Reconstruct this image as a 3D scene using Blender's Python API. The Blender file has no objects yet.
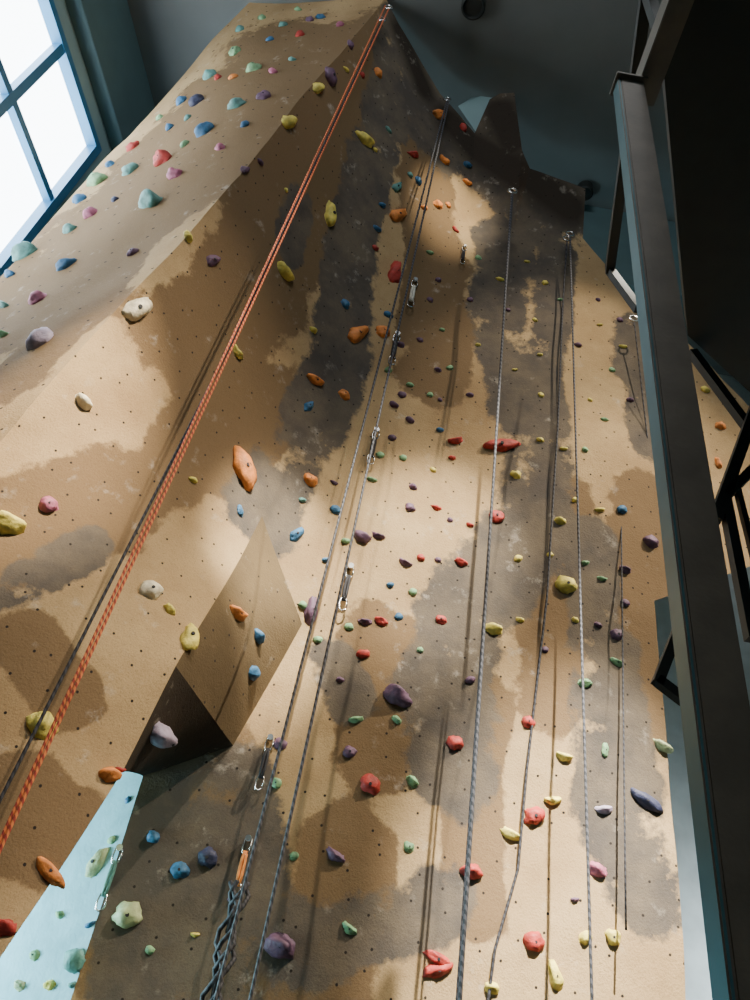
import bpy, bmesh, math, random
from mathutils import Vector, Matrix, noise
from mathutils.bvhtree import BVHTree
random.seed(4)
F=Vector((0,.767,.641)).normalized(); R=Vector((1,0,0)); U=R.cross(F)
c,s=.982,.188
XC=R*c+U*s; YC=U*c-R*s
CAM=Vector((0,0,1.6))
def ray(px,py):
    a=px-375;b=500-py
    return F*800+XC*a+YC*b
def W(px,py,y):
    d=ray(px,py); return CAM+d*(y/d.y)
def WB(px,py):
    d=ray(px,py)  # plane y = 6.38-.078*zrel
    t=6.38/(d.y+.078*d.z); return CAM+d*t
def WZ(px,py,z):
    d=ray(px,py); return CAM+d*(z/d.z)
# ---------- camera
cd=bpy.data.cameras.new('camera'); co=bpy.data.objects.new('camera',cd); bpy.context.collection.objects.link(co)
m=Matrix((XC,YC,-F)).transposed().to_4x4(); m.translation=CAM; co.matrix_world=m
cd.sensor_fit='VERTICAL'; cd.sensor_height=36; cd.sensor_width=27; cd.lens=28.8; cd.clip_start=.05
bpy.context.scene.camera=co
# ---------- materials
def mat(name,col,rough=.6,metal=0,nscale=0,namt=.15,bump=0,bscale=40):
    m=bpy.data.materials.new(name); m.use_nodes=True; nt=m.node_tree; b=nt.nodes['Principled BSDF']
    b.inputs['Base Color'].default_value=(*col,1); b.inputs['Roughness'].default_value=rough; b.inputs['Metallic'].default_value=metal
    tc=nt.nodes.new('ShaderNodeTexCoord')
    if nscale:
        n=nt.nodes.new('ShaderNodeTexNoise'); n.inputs['Scale'].default_value=nscale; n.inputs['Detail'].default_value=5
        nt.links.new(tc.outputs['Object'],n.inputs['Vector'])
        r=nt.nodes.new('ShaderNodeMapRange'); r.inputs['From Min'].default_value=.3; r.inputs['From Max'].default_value=.7
        r.inputs['To Min'].default_value=1-namt*2; r.inputs['To Max'].default_value=1+namt
        nt.links.new(n.outputs[0],r.inputs[0])
        mx=nt.nodes.new('ShaderNodeVectorMath'); mx.operation='SCALE'; mx.inputs[0].default_value=col
        nt.links.new(r.outputs[0],mx.inputs['Scale']); nt.links.new(mx.outputs[0],b.inputs['Base Color'])
    if bump:
        n=nt.nodes.new('ShaderNodeTexNoise'); n.inputs['Scale'].default_value=bscale; n.inputs['Detail'].default_value=4
        nt.links.new(tc.outputs['Object'],n.inputs['Vector'])
        bp=nt.nodes.new('ShaderNodeBump'); bp.inputs['Strength'].default_value=bump; bp.inputs['Distance'].default_value=.02
        nt.links.new(n.outputs[0],bp.inputs['Height']); nt.links.new(bp.outputs[0],b.inputs['Normal'])
    return m
def rockmat(name='painted_rock',shade_cols=None):
    m=bpy.data.materials.new(name); m.use_nodes=True; nt=m.node_tree; N=nt.nodes; L=nt.links; b=N['Principled BSDF']
    b.inputs['Roughness'].default_value=.88; b.inputs['Specular IOR Level'].default_value=.25
    tc=N.new('ShaderNodeTexCoord'); O=tc.outputs['Object']
    def noise_(sc,det=6,rough=.6):
        n=N.new('ShaderNodeTexNoise'); n.inputs['Scale'].default_value=sc; n.inputs['Detail'].default_value=det; n.inputs['Roughness'].default_value=rough
        L.new(O,n.inputs['Vector']); return n.outputs[0]
    def math_(op,a,b_=None):
        n=N.new('ShaderNodeMath'); n.operation=op
        for i,v in enumerate((a,b_)):
            if v is None: continue
            if isinstance(v,(int,float)): n.inputs[i].default_value=v
            else: L.new(v,n.inputs[i])
        return n.outputs[0]
    def step(x,lo,hi):
        n=N.new('ShaderNodeMapRange'); n.inputs['From Min'].default_value=lo; n.inputs['From Max'].default_value=hi; L.new(x,n.inputs[0]); return n.outputs[0]
    def mix(f,a,b_):
        n=N.new('ShaderNodeMix'); n.data_type='RGBA'; L.new(f,n.inputs[0])
        for i,v in ((6,a),(7,b_)):
            if isinstance(v,tuple): n.inputs[i].default_value=(*v,1)
            else: L.new(v,n.inputs[i])
        return n.outputs[2]
    if shade_cols:
        base=mix(step(noise_(1.5,7),.35,.68),shade_cols[0],shade_cols[1])
    else:
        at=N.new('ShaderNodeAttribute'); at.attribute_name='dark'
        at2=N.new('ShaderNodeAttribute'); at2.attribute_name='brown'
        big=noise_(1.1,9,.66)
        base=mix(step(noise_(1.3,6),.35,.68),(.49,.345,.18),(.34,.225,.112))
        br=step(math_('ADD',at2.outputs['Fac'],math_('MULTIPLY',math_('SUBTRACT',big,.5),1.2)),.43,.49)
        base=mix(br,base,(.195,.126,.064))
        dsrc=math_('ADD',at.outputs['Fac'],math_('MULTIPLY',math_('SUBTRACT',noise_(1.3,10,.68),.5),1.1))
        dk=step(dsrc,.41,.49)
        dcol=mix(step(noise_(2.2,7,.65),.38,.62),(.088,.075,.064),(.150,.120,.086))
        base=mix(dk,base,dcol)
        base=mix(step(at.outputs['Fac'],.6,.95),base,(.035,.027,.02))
    ch=step(math_('MULTIPLY',step(noise_(3.2,2),.52,.70),step(noise_(9,5,.7),.5,.72)),.1,.9)
    base=mix(math_('MULTIPLY',ch,.5),base,(.60,.54,.46))
    base=mix(math_('MULTIPLY',step(noise_(110,2),.52,.75),.4),base,(.06,.045,.03))
    sx=N.new('ShaderNodeSeparateXYZ'); L.new(O,sx.inputs[0]); cx=N.new('ShaderNodeCombineXYZ')
    L.new(math_('ADD',sx.outputs[0],math_('MULTIPLY',sx.outputs[1],.6)),cx.inputs[0]); L.new(sx.outputs[2],cx.inputs[1])
    v=N.new('ShaderNodeTexVoronoi'); v.voronoi_dimensions='2D'; v.inputs['Scale'].default_value=4.0; v.inputs['Randomness'].default_value=.75
    L.new(cx.outputs[0],v.inputs['Vector'])
    base=mix(step(v.outputs['Distance'],.048,.032),base,(.02,.016,.014))
    L.new(base,b.inputs['Base Color'])
    bp=N.new('ShaderNodeBump'); bp.inputs['Strength'].default_value=.4; bp.inputs['Distance'].default_value=.012
    L.new(math_('ADD',noise_(60,4),math_('MULTIPLY',noise_(5,4),2.0)),bp.inputs['Height']); L.new(bp.outputs[0],b.inputs['Normal'])
    return m
ROCK=rockmat()
ROCK_SHADED=rockmat('painted_rock_shaded_underside',((.10,.070,.036),(.15,.105,.053)))  # rock copy with the overhang's underside shade darkened into its colour
ROCK_DEEP_SHADE=rockmat('painted_rock_shaded_recess',((.030,.023,.017),(.05,.037,.024)))  # near-black rock copy, shade of the recess painted into the colour
TEAL=mat('teal_wall_paint',(.25,.37,.385),.8,0,1.5,.06)
TEALD=mat('dark_teal_paint',(.08,.145,.155),.7,0,2,.06)
CEIL=mat('ceiling_paint',(.17,.182,.178),.85,0,1,.08)
FRAME=mat('blue_window_frame',(.05,.20,.38),.4,.2,3,.05)
FLOOR=mat('rubber_floor',(.14,.13,.12),.9,0,20,.1,.3)
STEEL=mat('dark_bronze_steel',(.14,.118,.09),.5,.1,8,.12,.06,60)
STEELT=mat('teal_steel_edge',(.07,.17,.195),.35,.3,8,.08)
BLACK=mat('black_steel',(.014,.018,.016),.6,.1,10,.1)
GREYP=mat('pale_wall_paint',(.50,.55,.54),.8,0,4,.08)
BLUEP=mat('pale_blue_panel',(.27,.50,.57),.75,0,5,.1,.2,30)
ALU=mat('alloy',(.75,.75,.75),.25,1,10,.05)
BLK=mat('black_webbing',(.02,.02,.025),.8,0,40,.1)
WEB=mat('white_webbing',(.7,.68,.6),.8,0,40,.1)
PANE=bpy.data.materials.new('bright_overcast_pane'); PANE.use_nodes=True
_b=PANE.node_tree.nodes['Principled BSDF']; _b.inputs['Base Color'].default_value=(.8,.9,.95,1); _b.inputs['Emission Color'].default_value=(.88,.96,1,1); _b.inputs['Emission Strength'].default_value=11
HC={'r':(.46,.045,.035),'o':(.80,.27,.06),'y':(.80,.67,.14),'g':(.23,.43,.22),'b':(.035,.15,.30),'t':(.12,.30,.27),'p':(.15,.08,.14),'m':(.43,.12,.20),'w':(.80,.72,.52),'n':(.035,.04,.09),'l':(.36,.30,.40),'k':(.45,.52,.28)}
HM={k:mat('hold_resin_'+k,v,.62,0,14,.2,.3,50) for k,v in HC.items()}
HK=list(HC)
# ---------- helpers
def link(me,name,mats,smooth=False):
    o=bpy.data.objects.new(name,me); bpy.context.collection.objects.link(o)
    for x in mats: me.materials.append(x)
    if smooth:
        for p in me.polygons: p.use_smooth=True
    return o
def finish(bm,name,mats,smooth=False):
    me=bpy.data.meshes.new(name); bmesh.ops.recalc_face_normals(bm,faces=bm.faces[:]) ; bm.to_mesh(me); bm.free()
    return link(me,name,mats,smooth)
def box(bm,lo,hi,M=None,mi=0,bev=0):
    x0,y0,z0=lo;x1,y1,z1=hi
    vs=[Vector(p) for p in((x0,y0,z0),(x1,y0,z0),(x1,y1,z0),(x0,y1,z0),(x0,y0,z1),(x1,y0,z1),(x1,y1,z1),(x0,y1,z1))]
    if M: vs=[M@v for v in vs]
    bv=[bm.verts.new(v) for v in vs]; fs=[]
    for f in((3,2,1,0),(4,5,6,7),(0,1,5,4),(1,2,6,5),(2,3,7,6),(3,0,4,7)):
        fc=bm.faces.new([bv[i] for i in f]); fc.material_index=mi; fs.append(fc)
    if bev:
        es=list({e for f in fs for e in f.edges}); bmesh.ops.bevel(bm,geom=es,offset=bev,segments=2,affect='EDGES')
def tube(bm,pts,r,seg=8,mi=0,closed=False):
    pts=[Vector(p) for p in pts]; n=len(pts); rings=[]
    ref=None
    for i,p in enumerate(pts):
        if closed: t=(pts[(i+1)%n]-pts[i-1])
        else: t=pts[min(i+1,n-1)]-pts[max(i-1,0)]
        t.normalize()
        if ref is None: ref=Vector((1,0,0)) if abs(t.x)<.8 else Vector((0,1,0))
        u=(ref-t*ref.dot(t)).normalized(); v=t.cross(u); ref=u
        rings.append([bm.verts.new(p+(u*math.cos(a)+v*math.sin(a))*r) for a in [2*math.pi*k/seg for k in range(seg)]])
    rg=range(n) if closed else range(n-1)
    for i in rg:
        A=rings[i];B=rings[(i+1)%n]
        for k in range(seg):
            f=bm.faces.new((A[k],A[(k+1)%seg],B[(k+1)%seg],B[k])); f.material_index=mi; f.smooth=True
    if not closed:
        bm.faces.new(rings[0][::-1]).material_index=mi; bm.faces.new(rings[-1]).material_index=mi
def bar(bm,p,q,w,h,mi=0):
    p=Vector(p);q=Vector(q); t=(q-p); L=t.length; t.normalize(); up=Vector((0,0,1)) if abs(t.z)<.9 else Vector((0,1,0))
    x=t.cross(up).normalized(); y=x.cross(t)
    M=Matrix((x,y,t)).transposed().to_4x4(); M.translation=p
    box(bm,(-w/2,-h/2,0),(w/2,h/2,L),M,mi)
ZC=13.6
# ---------- climbing wall
V={}
V['R0']=W(385,0,4.0); V['R0'].z=ZC+.02
V['R1']=W(200,222,4.28)
V['R2']=W(0,440,4.5); V['R3']=Vector((-3.4,4.7,0))
V['T1']=W(250,0,4.33); V['T1'].z=ZC+.02
V['T2']=W(130,135,5.5); V['T3']=W(0,275,5.5); V['T4']=Vector((-4.5,5.4,0))
V['K1']=W(398,25,4.25); V['K2']=W(440,95,4.9)
V['A1']=W(170,480,5.12); V['A2']=W(270,280,5.0); V['A3']=W(345,130,4.65)
V['L0']=W(0,960,4.55); V['L00']=Vector((-1.75,4.5,0)); V['L1']=W(122,770,4.9); V['L2']=W(176,668,5.0); V['L3']=W(262,518,5.7)
V['V1']=WB(330,440); V['V2']=WB(395,290)
V['N1']=W(475,132,5.15); V['N2']=W(490,98,4.95); V['P']=W(514,83,4.8); V['P2']=W(522,150,5.1); V['Q']=W(530,168,5.15); V['Q2']=W(585,190,5.3)
V['Q3']=WB(583,238); V['M2']=WB(515,225); V['M1']=WB(470,215)
V['E1']=WB(632,290); V['E2']=WB(770,430); V['E3']=WB(770,560); V['E4']=WB(655,600); V['E5']=WB(678,880)
V['E6']=Vector((V['E5'].x-.05,6.5,0)); V['Ca']=WB(233,746); V['Cb']=WB(302,625); V['Cc']=WB(143,776); V['Cf']=Vector((V['Cc'].x,6.5,0))
V['G2']=Vector((-2.9,7.3,0)); V['G3']=Vector((-2.9,7.3,4.6)); V['G4']=Vector((V['Cc'].x,6.2,4.6))
faces=['R0 R1 A3','R1 A2 A3','R1 A1 A2','R1 R2 A1','R2 L0 A1','R2 R3 L00 L0','L0 L1 A1','L1 L2 A1','L2 L3 A1','L3 V1 A1','V1 A2 A1','V1 V2 A2','V2 A3 A2','V2 K2 A3','K2 K1 A3','K1 R0 A3',
 'R0 T1 R1','T1 T2 R1','T2 T3 R1','T3 R2 R1','T3 T4 R3 R2',
 'K2 V2 M1','K2 M1 N1','N1 M1 M2','N1 M2 N2','N2 M2 P2 P','P2 M2 Q','Q M2 Q3 Q2',
 'V1 L3 Cb Ca Cc Cf E6 E5 E4 E3 E2 E1 Q3 M2 M1 V2',
 'L3 L2 Ca Cb','L2 L1 Cc Ca']
hard=['R0 R1','R1 R2','R2 R3','L00 L0','L0 L1','L1 L2','L2 L3','L2 Ca','Cb Ca','Ca Cc','L3 Cb','Cc L1','N1 N2','N2 P','P P2','P2 Q','Q Q2','Q2 Q3','P2 M2','Q M2','N1 M1']
bm=bmesh.new(); bv={k:bm.verts.new(v) for k,v in V.items()}
for f in faces:
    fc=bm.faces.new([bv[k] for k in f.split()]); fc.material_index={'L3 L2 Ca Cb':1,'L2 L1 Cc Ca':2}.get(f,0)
loose=[v for v in bm.verts if not v.link_faces]
bmesh.ops.delete(bm,geom=loose,context='VERTS')
bmesh.ops.triangulate(bm,faces=bm.faces[:])
for it in range(9):
    es=[e for e in bm.edges if e.calc_length()>.2]
    if not es: break
    bmesh.ops.subdivide_edges(bm,edges=es,cuts=1); bmesh.ops.triangulate(bm,faces=[f for f in bm.faces if len(f.verts)>3])
hs=[(V[a],V[b_]) for a,b_ in (h.split() for h in hard)]
def sd_(p,a,b_):
    ab=b_-a; t=max(0,min(1,(p-a).dot(ab)/max(ab.length_squared,1e-6))); return (p-a-ab*t).length
free=[v for v in bm.verts if not v.is_boundary and min(sd_(v.co,a,b_) for a,b_ in hs)>.02]
for it in range(70): bmesh.ops.smooth_vert(bm,verts=free,factor=.5,use_axis_x=True,use_axis_y=True,use_axis_z=True)
for v in bm.verts:
    n=noise.noise(v.co*.7); n2=noise.noise(v.co*1.9+Vector((5,5,5)))
    v.co+=Vector((0,1,0))*(n*.08+n2*.02)
for f in bm.faces:
    f.smooth=True
    f.normal_update()
    if f.normal.dot(CAM-f.calc_center_median())<0: f.normal_flip()
for e in bm.edges:
    if len(e.link_faces)==2 and (e.calc_face_angle(0)>.35 or e.link_faces[0].material_index!=e.link_faces[1].material_index): e.smooth=False
bvh=BVHTree.FromBMesh(bm)
bm.normal_update()
def hit(px,py):
    d=ray(px,py).normalized(); h=bvh.ray_cast(CAM,d)
    return h
def P3(px,py):
    h=hit(px,py); return h[0] if h[0] else WB(px,py)
top=[([(450,120),(480,150),(520,175),(570,208)],.45),([(500,110),(515,140)],.45),([(400,30),(425,90)],.3)]  # wall top: dark paint deepened with painted-in shade
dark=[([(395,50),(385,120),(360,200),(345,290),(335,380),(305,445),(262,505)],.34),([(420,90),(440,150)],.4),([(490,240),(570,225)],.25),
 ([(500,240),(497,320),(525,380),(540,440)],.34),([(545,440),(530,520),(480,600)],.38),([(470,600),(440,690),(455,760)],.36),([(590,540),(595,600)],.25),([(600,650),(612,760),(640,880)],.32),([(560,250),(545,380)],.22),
 ([(640,330),(655,440)],.3),([(275,960),(440,900)],.24),([(160,830),(180,980)],.5),([(230,800),(225,980)],.34),([(330,660),(350,700)],.2),([(300,200),(290,250)],.2),([(10,590),(90,545)],.16)]  # lower-left and lower-middle entries paint in shade; the others are mural
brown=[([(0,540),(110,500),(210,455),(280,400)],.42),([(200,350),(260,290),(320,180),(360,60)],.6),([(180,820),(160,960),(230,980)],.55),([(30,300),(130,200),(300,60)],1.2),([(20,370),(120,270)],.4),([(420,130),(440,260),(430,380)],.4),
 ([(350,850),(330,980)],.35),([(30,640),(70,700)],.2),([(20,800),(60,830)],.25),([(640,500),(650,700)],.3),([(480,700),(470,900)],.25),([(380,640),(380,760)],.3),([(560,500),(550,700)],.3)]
def segs(lst):
    o=[]
    for pl,r in lst:
        q=[P3(*p) for p in pl]
        for a,b_ in zip(q,q[1:]): o.append((a,b_,r))
    return o
def fld(p,sg):
    m_=0
    for a,b_,r in sg:
        m_=max(m_,1-sd_(p,a,b_)/(2*r))
    return max(0,m_)
me=bpy.data.meshes.new('climbing_wall'); bm.to_mesh(me)
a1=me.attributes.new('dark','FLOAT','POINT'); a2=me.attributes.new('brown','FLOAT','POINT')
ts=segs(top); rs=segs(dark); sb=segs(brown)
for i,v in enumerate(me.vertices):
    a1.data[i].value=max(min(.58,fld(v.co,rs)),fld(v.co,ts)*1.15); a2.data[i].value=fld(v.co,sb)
wall=link(me,'climbing_wall',[ROCK,ROCK_SHADED,ROCK_DEEP_SHADE]); bm.free()
bm=bmesh.new(); bm.faces.new([bm.verts.new(V[k]) for k in('G4','G3','G2')]+[bm.verts.new(Vector((V['Cc'].x,6.45,0)))])
sp=finish(bm,'side_panel',[BLUEP]); sp.parent=wall
bmt=bmesh.new(); bmt.from_mesh(sp.data); bvh2=BVHTree.FromBMesh(bmt); bmt.free()
bm=bmesh.new(); bm.faces.new([bm.verts.new(p) for p in (W(458,106,5.1),W(484,90,5.0),W(513,82,4.85),W(478,135,5.25))]); so=finish(bm,'teal_capping',[TEAL]); so.parent=wall
# ---------- holds
bh=bmesh.new()
def hold(px,py,sz,col,kind=None,ang=None):
    d=ray(px,py).normalized(); h=bvh.ray_cast(CAM,d)
    if not h[0]: h=bvh2.ray_cast(CAM,d)
    if not h[0]: return
    p,n=h[0],h[1]
    if n.dot(d)>0: n=-n
    r=sz*(p-CAM).length/ray(px,py).length
    up=(Vector((0,0,1))-n*n.z).normalized(); rt=up.cross(n)
    if ang is None: ang=random.uniform(-.6,.6)
    up,rt=up*math.cos(ang)+rt*math.sin(ang), rt*math.cos(ang)-up*math.sin(ang)
    if kind is None: kind=random.choice('bbjjc')
    w,hh,dd={'b':(1,.85,.75),'j':(1.15,.8,.8),'c':(1.25,.6,.7),'t':(.62,1.25,.6),'w':(1.5,.55,.6),'f':(1.3,.6,1.3)}[kind]
    ret=bmesh.ops.create_icosphere(bh,subdivisions=3 if sz>5 else 2,radius=1)
    off=Vector((random.random()*50,random.random()*50,0)); mi=HK.index(col)
    for v in ret['verts']:
        q=v.co.copy(); k=1+.30*noise.noise(q*1.3+off)+.12*noise.noise(q*3+off)
        x,y,z=q*k
        if kind in 'jc':   # protruding lip with scooped top
            if z>0: z*=1+.35*math.exp(-((y-.15)**2)/.12); 
            if y>.2 and z>.1: z-=.5*(y-.2); 
        if kind=='c': y+=.35*x*x
        if kind=='t': x*=1-.25*y
        if z<0: z*=.15; x*=1.08; y*=1.08
        v.co=p+rt*(x*w*r)+up*(y*hh*r)+n*(z*dd*r)
    for f in {f for v in ret['verts'] for f in v.link_faces}: f.material_index=mi; f.smooth=True
    if sz>5.5: # bolt
        cpt=p+n*(dd*r*.93)+up*(hh*r*-.1)
        tube(bh,[cpt-n*r*.3,cpt+n*r*.06],r*.15,8,len(HK))
H="""235 52 7 g;283 25 5 t;310 20 5 p;262 18 5 g;330 77 9 p;254 69 8 g;273 72 5 m;292 60 4 t;236 106 8 t;264 97 7 p;233 78 5 o;210 76 7 t;205 131 9 b;220 148 6 m;197 102 9 n;182 102 6 b;150 108 9 g;163 161 10 r;133 148 7 r;130 171 9 t;98 181 11 g;175 175 8 m;151 202 13 t;91 214 9 m;80 200 8 b;66 266 9 b;25 254 11 t;38 299 11 m;41 341 15 l;4 306 7 t;133 253 7 p;4 335 6 g;170 128 5 b;160 118 5 g;188 118 5 t;218 78 5 r;300 35 5 r;320 18 5 b;340 25 5 m;270 40 4 b;240 30 5 t;298 10 4 g;350 45 5 p;245 125 5 b;185 145 5 g;110 165 6 b;70 230 7 t;115 200 5 n;10 275 6 b
318 88 8 y t;289 122 10 y t;364 140 9 y;378 73 6 o;346 70 4 y;330 214 12 y t;284 273 10 y c;138 309 15 w t;260 162 4 p;237 353 7 y c;188 237 6 y;245 170 6 p t;213 260 8 p t;84 402 9 w;48 505 10 m;8 524 15 y;243 467 18 o t;150 591 11 w;190 637 13 y t;170 610 6 y;42 725 14 y;110 775 9 o;50 873 12 o w;5 928 10 r;193 480 5 y;240 511 6 b t;358 334 12 o t;315 381 8 o;344 395 7 o;383 332 8 o;309 406 7 b t;310 480 8 o;334 483 4 p;297 534 8 b t;345 304 6 b;313 330 5 y;335 510 6 b;377 229 5 b;375 248 4 r;395 272 11 r t;398 215 10 o t;397 187 7 t t;413 155 6 r;418 181 5 b;438 115 7 o;444 161 6 o;467 165 5 b;467 183 5 o;463 128 5 r;448 205 4 o;438 205 6 o;410 175 4 t;362 75 4 r;388 130 4 t;424 208 4 o;382 205 4 b;375 150 3 y;286 190 3 y
501 446 12 r w;456 441 7 r;410 385 4 g;394 405 5 p;410 420 5 p;403 458 5 g;413 487 5 p;410 508 6 p;378 536 6 p;362 537 8 p;345 541 5 g;405 563 6 p;421 558 5 r;436 508 5 r;461 562 6 r;497 517 8 r;441 620 6 r;413 592 5 g;399 617 5 b;381 621 6 r;365 622 6 p;349 627 5 g;363 654 6 r;312 609 10 p t;397 695 12 p;397 720 5 g;356 720 6 g;455 743 8 r;370 785 10 r;412 781 6 g;350 752 7 p;280 744 7 p;276 783 6 g;335 856 8 p;294 856 5 g;409 847 6 g;281 946 13 p;349 929 7 g c;438 959 9 r w;438 970 10 r w;493 629 8 y;516 475 6 y;564 449 4 y;560 521 6 y;518 559 5 y;566 585 10 y;602 579 5 g;585 563 4 g;617 635 7 p;617 663 6 g;585 683 6 g;625 570 6 p;622 510 6 b;651 542 8 p;625 603 5 p;605 750 6 g t;564 757 7 y;528 722 7 r;534 816 10 r;511 835 8 y;553 801 7 y;604 810 7 l;472 872 9 r;534 942 10 r;555 975 10 y t;585 938 7 y;613 937 8 y;492 988 7 y;646 801 11 n w;663 747 8 k;597 870 8 m;575 900 4 p;470 680 5 p;438 560 4 p;541 395 4 y;585 450 4 g;600 325 3 y;578 345 4 p;623 347 4 y;545 283 4 y;527 262 3 y;470 300 4 p;438 280 4 p;442 330 3 g;420 340 4 p;430 253 4 g;455 230 4 r;478 258 4 g;500 280 4 y;478 345 3 y;430 300 4 p;450 368 4 g;438 370 4 p;470 395 4 p;440 400 3 p;430 395 4 g;400 345 5 p;388 315 5 b;388 370 5 g;402 395 5 p;440 430 4 b;380 455 5 g;372 480 5 g;392 438 5 p;433 470 4 y;452 458 4 r;540 355 3 y;590 400 3 y;605 420 4 g;630 400 4 p;540 440 4 y;575 500 4 y;600 510 5 y;550 555 4 y;598 625 4 p;470 525 4 r;560 300 3 g;598 300 3 p;535 320 3 y;508 310 3 p;515 370 3 y;620 320 4 p;612 370 4 g;450 520 4 p;318 640 5 g;325 560 4 b;302 500 4 t;303 605 5 g;420 650 4 g;340 680 4 p;390 585 4 b;520 620 4 y;545 650 4 p;720 426 6 o;718 463 6 o t;745 440 6 o;705 390 5 y;575 620 4 y
237 614 9 o;258 636 7 b;253 673 8 b;157 733 16 l f;153 837 7 b;208 858 10 n;180 870 9 b;98 862 12 k t;128 915 13 k;75 960 12 t;35 955 6 g;120 770 5 r;72 985 5 t;232 900 4 p;60 915 5 g;20 985 6 k;90 925 5 b;112 840 5 g;50 985 6 y;150 950 5 g;128 800 4 b;195 935 4 y"""
for it in H.replace('\n',';').split(';'):
    t=it.split(); z_=float(t[2]); hold(float(t[0]),float(t[1]),z_*(.9 if z_<8 else .98)*(1.08 if float(t[1])>580 else 1),t[3],t[4] if len(t)>4 else None)
finish(bh,'climbing_holds',[HM[k] for k in HK]+[BLK])
# ---------- ropes and rope-shadow strands
def ropemat(name,c1,c2,sc):
    m=bpy.data.materials.new(name); m.use_nodes=True; nt=m.node_tree; b=nt.nodes['Principled BSDF']; b.inputs['Roughness'].default_value=.7
    tc=nt.nodes.new('ShaderNodeTexCoord'); w=nt.nodes.new('ShaderNodeTexWave'); w.bands_direction='DIAGONAL'; w.inputs['Scale'].default_value=sc; w.inputs['Distortion'].default_value=1.0
    nt.links.new(tc.outputs['Object'],w.inputs[0]); cr=nt.nodes.new('ShaderNodeValToRGB'); cr.color_ramp.elements[0].color=(*c1,1); cr.color_ramp.elements[1].color=(*c2,1)
    cr.color_ramp.elements[0].position=.35; cr.color_ramp.elements[1].position=.6
    nt.links.new(w.outputs[0],cr.inputs[0]); nt.links.new(cr.outputs[0],b.inputs['Base Color']); return m
RO=ropemat('orange_rope',(.38,.05,.03),(.85,.24,.07),14)
RG=ropemat('grey_rope',(.025,.028,.035),(.09,.09,.105),12)
RD=ropemat('dark_rope_and_shadow',(.012,.012,.016),(.045,.045,.055),12)
def rope(strands,mt,r):
    bm=bmesh.new()
    for pts in strands:
        q=[]
        for a,b_ in zip(pts,pts[1:]):
            for k in range(8): q.append(a.lerp(b_,k/8))
        q.append(pts[-1]); tube(bm,q,r,8)
    p=strands[0][0]
    tube(bm,[p+Vector((.05*math.cos(t),0,.05*math.sin(t)+.03)) for t in [k*math.pi/6 for k in range(12)]],.012,6,1,True)
    return finish(bm,'climbing_rope_and_shadow',[mt,ALU],False)
def ext(top,bot,z=.3):
    t=(z-top.z)/(bot.z-top.z); return top.lerp(bot,t)
o0=W(389,8,3.9); o1=W(0,850,4.1)
rope([[o0,ext(o0,o1)],[o0+Vector((-.05,-.02,0)),ext(o0,o1)+Vector((-.014,.01,0))]],RO,.009)
d0,d1,d2=W(382,20,3.97),W(228,350,4.15),W(0,800,4.25)
rope([[d0,d1,ext(d1,d2)]],RD,.010)  # dark strand modelled in place of the orange rope's shadow
def vr(px,py,y,pb,yb,yend=None):
    a=W(px,py,y); b_=W(*pb,yb); return [a,ext(a,b_)]
rope([vr(447,100,4.8,(215,1000),5.6),vr(449,100,4.8,(250,1000),5.5)],RG,.011)
rope([vr(512,192,5.0,(460,1000),5.5)],RG,.013)
rope([vr(513,192,5.0,(457,1000),5.65)],RD,.009)
rope([vr(570,235,5.4,(592,1000),5.5)],RG,.011)
rope([[W(634,320,5.5),W(650,460,5.9),W(621,500,5.95),W(626,930,6.0)]],RD,.008)
def onwall(px,py,o=.03):
    h=hit(px,py); return h[0]+Vector((0,-o,0))
rope([[W(567,240,5.42),onwall(562,310),onwall(557,430),onwall(546,600),onwall(526,770),onwall(517,870),onwall(494,950),onwall(482,1040)]],RD,.011)  # strand laid along the wall as a painted rope shadow
# ---------- quickdraws
def quickdraw(px,py,L,col=WEB,tilt=0.0):
    d=ray(px,py).normalized(); h=bvh.ray_cast(CAM,d)
    if not h[0]: h=bvh2.ray_cast(CAM,d)
    p,n=h[0],h[1]
    if n.dot(d)>0:n=-n
    p=p+n*.03; bm=bmesh.new(); up=Vector((0,0,1)); rt=up.cross(n).normalized(); S=L
    def T(x,y,z=0): return p+rt*x*S+up*y*S+n*(z*S+.02)
    def biner(cy,sg):
        pts=[(-.10,.22),(0,.27),(.11,.2),(.14,.05),(.10,-.15),(0,-.24),(-.09,-.18),(-.12,0)]
        tube(bm,[T(x,cy+sg*y) for x,y in pts],.028*S,8,0,True)
        tube(bm,[T(.125,cy+sg*.15,.05),T(.115,cy-sg*.12,.05)],.022*S,6,0)
    biner(.62,1); biner(-.62,-1)
    for f in(0,1):
        tube(bm,[T(-.03+.06*f,.5),T(-.05+.1*f,.2),T(-.05+.1*f,-.2),T(-.03+.06*f,-.5)],.05*S,6,1)
    tube(bm,[T(0,.86,-.1),T(0,.86,.12)],.1*S,10,0)
    finish(bm,'quickdraw',[ALU,col],False)
for q in [(393,352,.30,BLK),(372,450,.27,BLK),(345,590,.27,BLK),(264,765,.24,BLK),(242,870,.24,HM['o']),(110,880,.24,HM['t']),(411,296,.3,WEB),(462,258,.22,BLK)]: quickdraw(*q)
bm=bmesh.new(); bt=W(245,885,5.95)
for k in range(4):
    tube(bm,[bt+Vector((-.02*k+.045*math.sin(i*1.3+k*1.7),-.05+.04*math.cos(i*1.3+k*2.1),-i*.075)) for i in range(22)],.016,7)
finish(bm,'coiled_rope',[RD],True)
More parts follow.
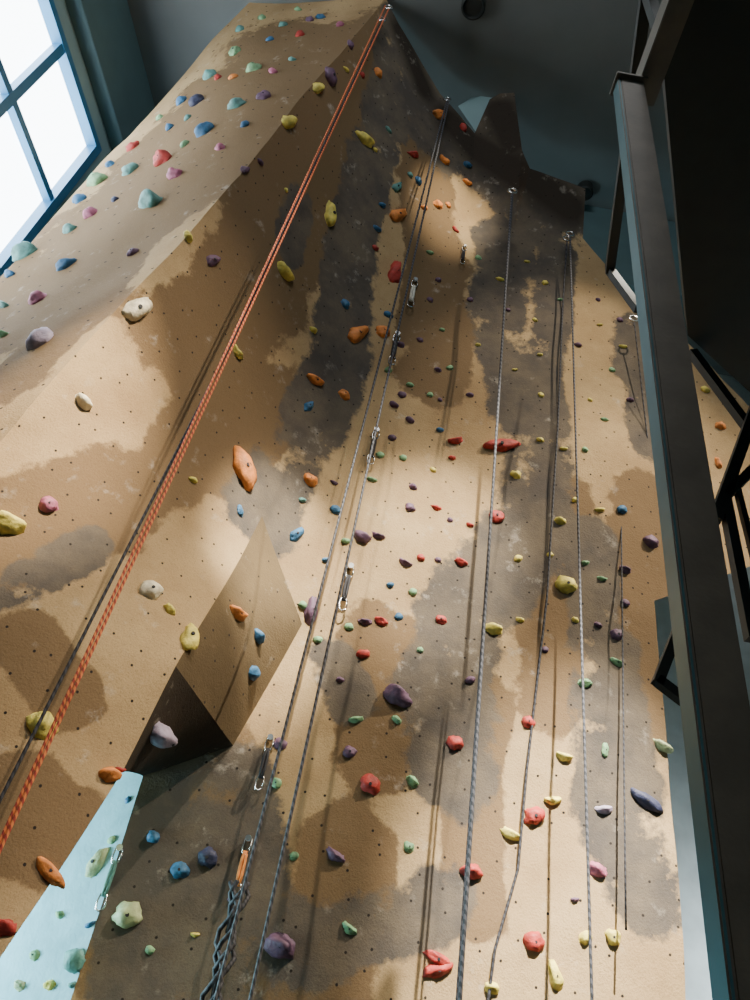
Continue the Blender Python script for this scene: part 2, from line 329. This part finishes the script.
# ---------- room shell
ang=math.atan2(.34,1.83)
u=Vector((math.sin(ang),math.cos(ang),0)); n=Vector((-u.y,u.x,0))
ML=Matrix((u,n,Vector((0,0,1)))).transposed().to_4x4(); ML.translation=Vector((-5.82,0,0))
wz0,wz1=7.25,11.9; u0,u1=3.2,6.07
bm=bmesh.new()
for lo,hi in (((-7,0,0),(10,.3,wz0)),((-7,0,wz1),(10,.3,ZC)),((-7,0,wz0),(u0,.3,wz1)),((u1,0,wz0),(10,.3,wz1))): box(bm,lo,hi,ML)
finish(bm,'wall_left',[TEAL])
bm=bmesh.new(); box(bm,(-7,-.22,wz1+.35),(10,0,ZC),ML,0,.01); finish(bm,'trim_1',[TEALD])
bm=bmesh.new(); fw=.12
box(bm,(u0,-.05,wz1-fw),(u1,.2,wz1),ML);box(bm,(u0,-.05,wz0),(u1,.2,wz0+fw),ML);box(bm,(u0,-.05,wz0+fw),(u0+fw,.2,wz1-fw),ML);box(bm,(u1-fw,-.05,wz0+fw),(u1,.2,wz1-fw),ML)
x=u1-1.36; box(bm,(x-.06,-.03,wz0+fw),(x+.06,.09,wz1-fw),ML)
for k in (1,2): 
    z=wz1-k*1.55; box(bm,(u0+fw,-.02,z-.055),(u1-fw,.085,z+.055),ML)
box(bm,(u0+fw,.10,wz0+fw),(u1-fw,.13,wz1-fw),ML,1)
finish(bm,'window_1',[FRAME,PANE])
bm=bmesh.new()
box(bm,(-7,-6,-.2),(8,10,0)); finish(bm,'floor',[FLOOR])
bm=bmesh.new(); box(bm,(-8,-6,ZC),(8,10,ZC+.2)); finish(bm,'ceiling',[CEIL])
bm=bmesh.new(); box(bm,(-7,9,0),(8,9.2,ZC)); finish(bm,'wall_back',[GREYP])
bm=bmesh.new(); box(bm,(7,-6,0),(7.2,9,ZC)); finish(bm,'wall_right',[TEAL])
bm=bmesh.new(); box(bm,(-8,-6,0),(7,-5.8,ZC)); finish(bm,'wall_front',[TEAL])
bm=bmesh.new(); box(bm,(1.2,6.3,11.6),(7,6.8,ZC),None,0,.01); finish(bm,'ceiling_beam',[TEALD])
def can(px,py,r,hgt):
    p=WZ(px,py,12.0); bm=bmesh.new()
    prof=[(r*.9,0),(r,-.02),(r,-hgt),(r*.85,-hgt-.02),(r*.7,-hgt+.02),(.0,-hgt+.03)]
    rings=[[bm.verts.new((p.x+a*math.cos(t),p.y+a*math.sin(t),ZC+z)) for t in [k*math.pi/12 for k in range(24)]] for a,z in prof[:-1]]
    for A,B in zip(rings,rings[1:]):
        for k in range(24): bm.faces.new((A[k],A[(k+1)%24],B[(k+1)%24],B[k]))
    bm.faces.new(rings[-1]); finish(bm,'ceiling_speaker',[BLACK])
can(474,3,.16,.15); can(585,187,.12,.2)
# ---------- column + mezzanine
bm=bmesh.new(); tz=1.6+2.72*1.4
box(bm,(.712,1.40,0),(.818,1.45,tz),None,0,.004); box(bm,(.70,1.40,0),(.712,1.465,tz),None,1,.003); box(bm,(.69,1.38,tz),(.83,1.48,tz+.02),None,0,.003); box(bm,(.66,1.36,0),(.86,1.5,.03),None,0)
finish(bm,'steel_column',[STEEL,STEELT])
bm=bmesh.new(); sz_=5.7
pts=[(.9,-4.5),(.9,1.35),(1.66,2.84),(2.17,3.15),(6.9,5.9),(6.9,-4.5)]
a=[bm.verts.new((x,y,sz_)) for x,y in pts]; b2=[bm.verts.new((x,y,sz_+.25)) for x,y in pts]
bm.faces.new(a[::-1]); bm.faces.new(b2)
for i in range(6): bm.faces.new((a[i],a[(i+1)%6],b2[(i+1)%6],b2[i]))
finish(bm,'mezzanine',[BLACK])
bm=bmesh.new(); box(bm,(.80,-4,tz+.02),(.9,1.5,tz+.16),None,0,.004); finish(bm,'mezzanine_beam',[STEEL])
bm=bmesh.new(); bar(bm,(.87,1.2,6.6),(1.30,3.06,6.6),.06,.10,0); bar(bm,(1.30,3.06,6.6),(1.4,2.9,5.96),.05,.05); bar(bm,(.92,1.4,6.6),(.95,1.4,5.96),.05,.05); finish(bm,'guard_rail',[BLACK])
bm=bmesh.new()
bar(bm,W(760,395,2.9),W(715,520,2.9),.06,.05); bar(bm,W(752,470,2.9),W(722,500,2.9),.05,.05); bar(bm,W(724,495,2.9),W(752,640,2.9),.05,.05); bar(bm,W(735,480,2.9),W(765,600,2.9),.03,.03)
bar(bm,W(692,352,2.95),W(765,450,2.95),.05,.05)
finish(bm,'stair_railing',[BLACK])
bm=bmesh.new(); bar(bm,W(657,684,1.7),W(690,600,1.7),.025,.025); bar(bm,W(657,680,1.7),W(690,705,1.7),.025,.025); finish(bm,'column_bracket',[BLACK])
# ---------- lights
def spot(loc,tgt,e,col,size,blend=.6,rad=.12):
    l=bpy.data.lights.new('spotlight_bulb','SPOT'); l.energy=e; l.color=col; l.spot_size=math.radians(size); l.spot_blend=blend; l.shadow_soft_size=rad
    o=bpy.data.objects.new('spotlight_bulb',l); bpy.context.collection.objects.link(o); o.location=loc; o.rotation_euler=(Vector(tgt)-Vector(loc)).to_track_quat('-Z','Y').to_euler()
    bm=bmesh.new(); d=(Vector(tgt)-Vector(loc)).normalized(); p=Vector(loc)
    tube(bm,[p-d*.32,p-d*.12],.11,14); tube(bm,[p-d*.25,Vector((p.x-d.x*.25,p.y-d.y*.25,ZC))],.015,6)
    h=finish(bm,'ceiling_spotlight',[BLACK]); o.parent=h
def area(name,loc,tgt,e,col,sx,sy):
    l=bpy.data.lights.new(name,'AREA'); l.shape='RECTANGLE'; l.size=sx; l.size_y=sy; l.energy=e; l.color=col
    o=bpy.data.objects.new(name,l); bpy.context.collection.objects.link(o); o.location=loc; o.rotation_euler=(Vector(tgt)-Vector(loc)).to_track_quat('-Z','Y').to_euler()
WM=(1,.86,.66)
spot((1.6,-1.5,12.8),(-2.0,5.0,4.6),3500,WM,34,.9,.06)
spot((1.0,-1.8,12.8),P3(40,420),20000,WM,13,1,.06)
spot((6.4,1.2,12.8),(.9,6.3,3.0),6800,WM,42,.9,.05)
spot((3.0,1.5,12.9),P3(560,400),1600,WM,36,.9,.06)
spot((2.2,-2.0,12.8),P3(575,930),50000,(1,.93,.80),15,1,.08)
spot((0.9,-2.0,12.8),P3(430,560),19000,(1,.92,.77),12,1,.08)
spot((0.2,-2.4,12.8),P3(275,580),30000,(1,.92,.77),9,1,.08)
spot((1.5,1.5,12.8),P3(450,215),2200,(1,.88,.66),20,1,.08)
area('ambient_fill',(-.5,-3,13.3),(0,4,5),600,(.97,.98,1),3.5,3.5)  # unseen fill lamp added for general ambient light
area('cool_fill',(-4.2,6.4,2.2),(-1.8,6.3,2.2),420,(.5,.87,1),1.2,1.8)  # unseen lamp added for daylight from a lower left window, not modelled
area('cool_fill',(5.5,7.9,3.5),(4.2,9,3.0),120,(.85,.95,1),1,1)  # lamp added behind the rock to brighten the back wall; no window there
w=bpy.data.worlds.new('world'); bpy.context.scene.world=w; w.use_nodes=True
w.node_tree.nodes['Background'].inputs[0].default_value=(.85,.95,1,1); w.node_tree.nodes['Background'].inputs[1].default_value=1
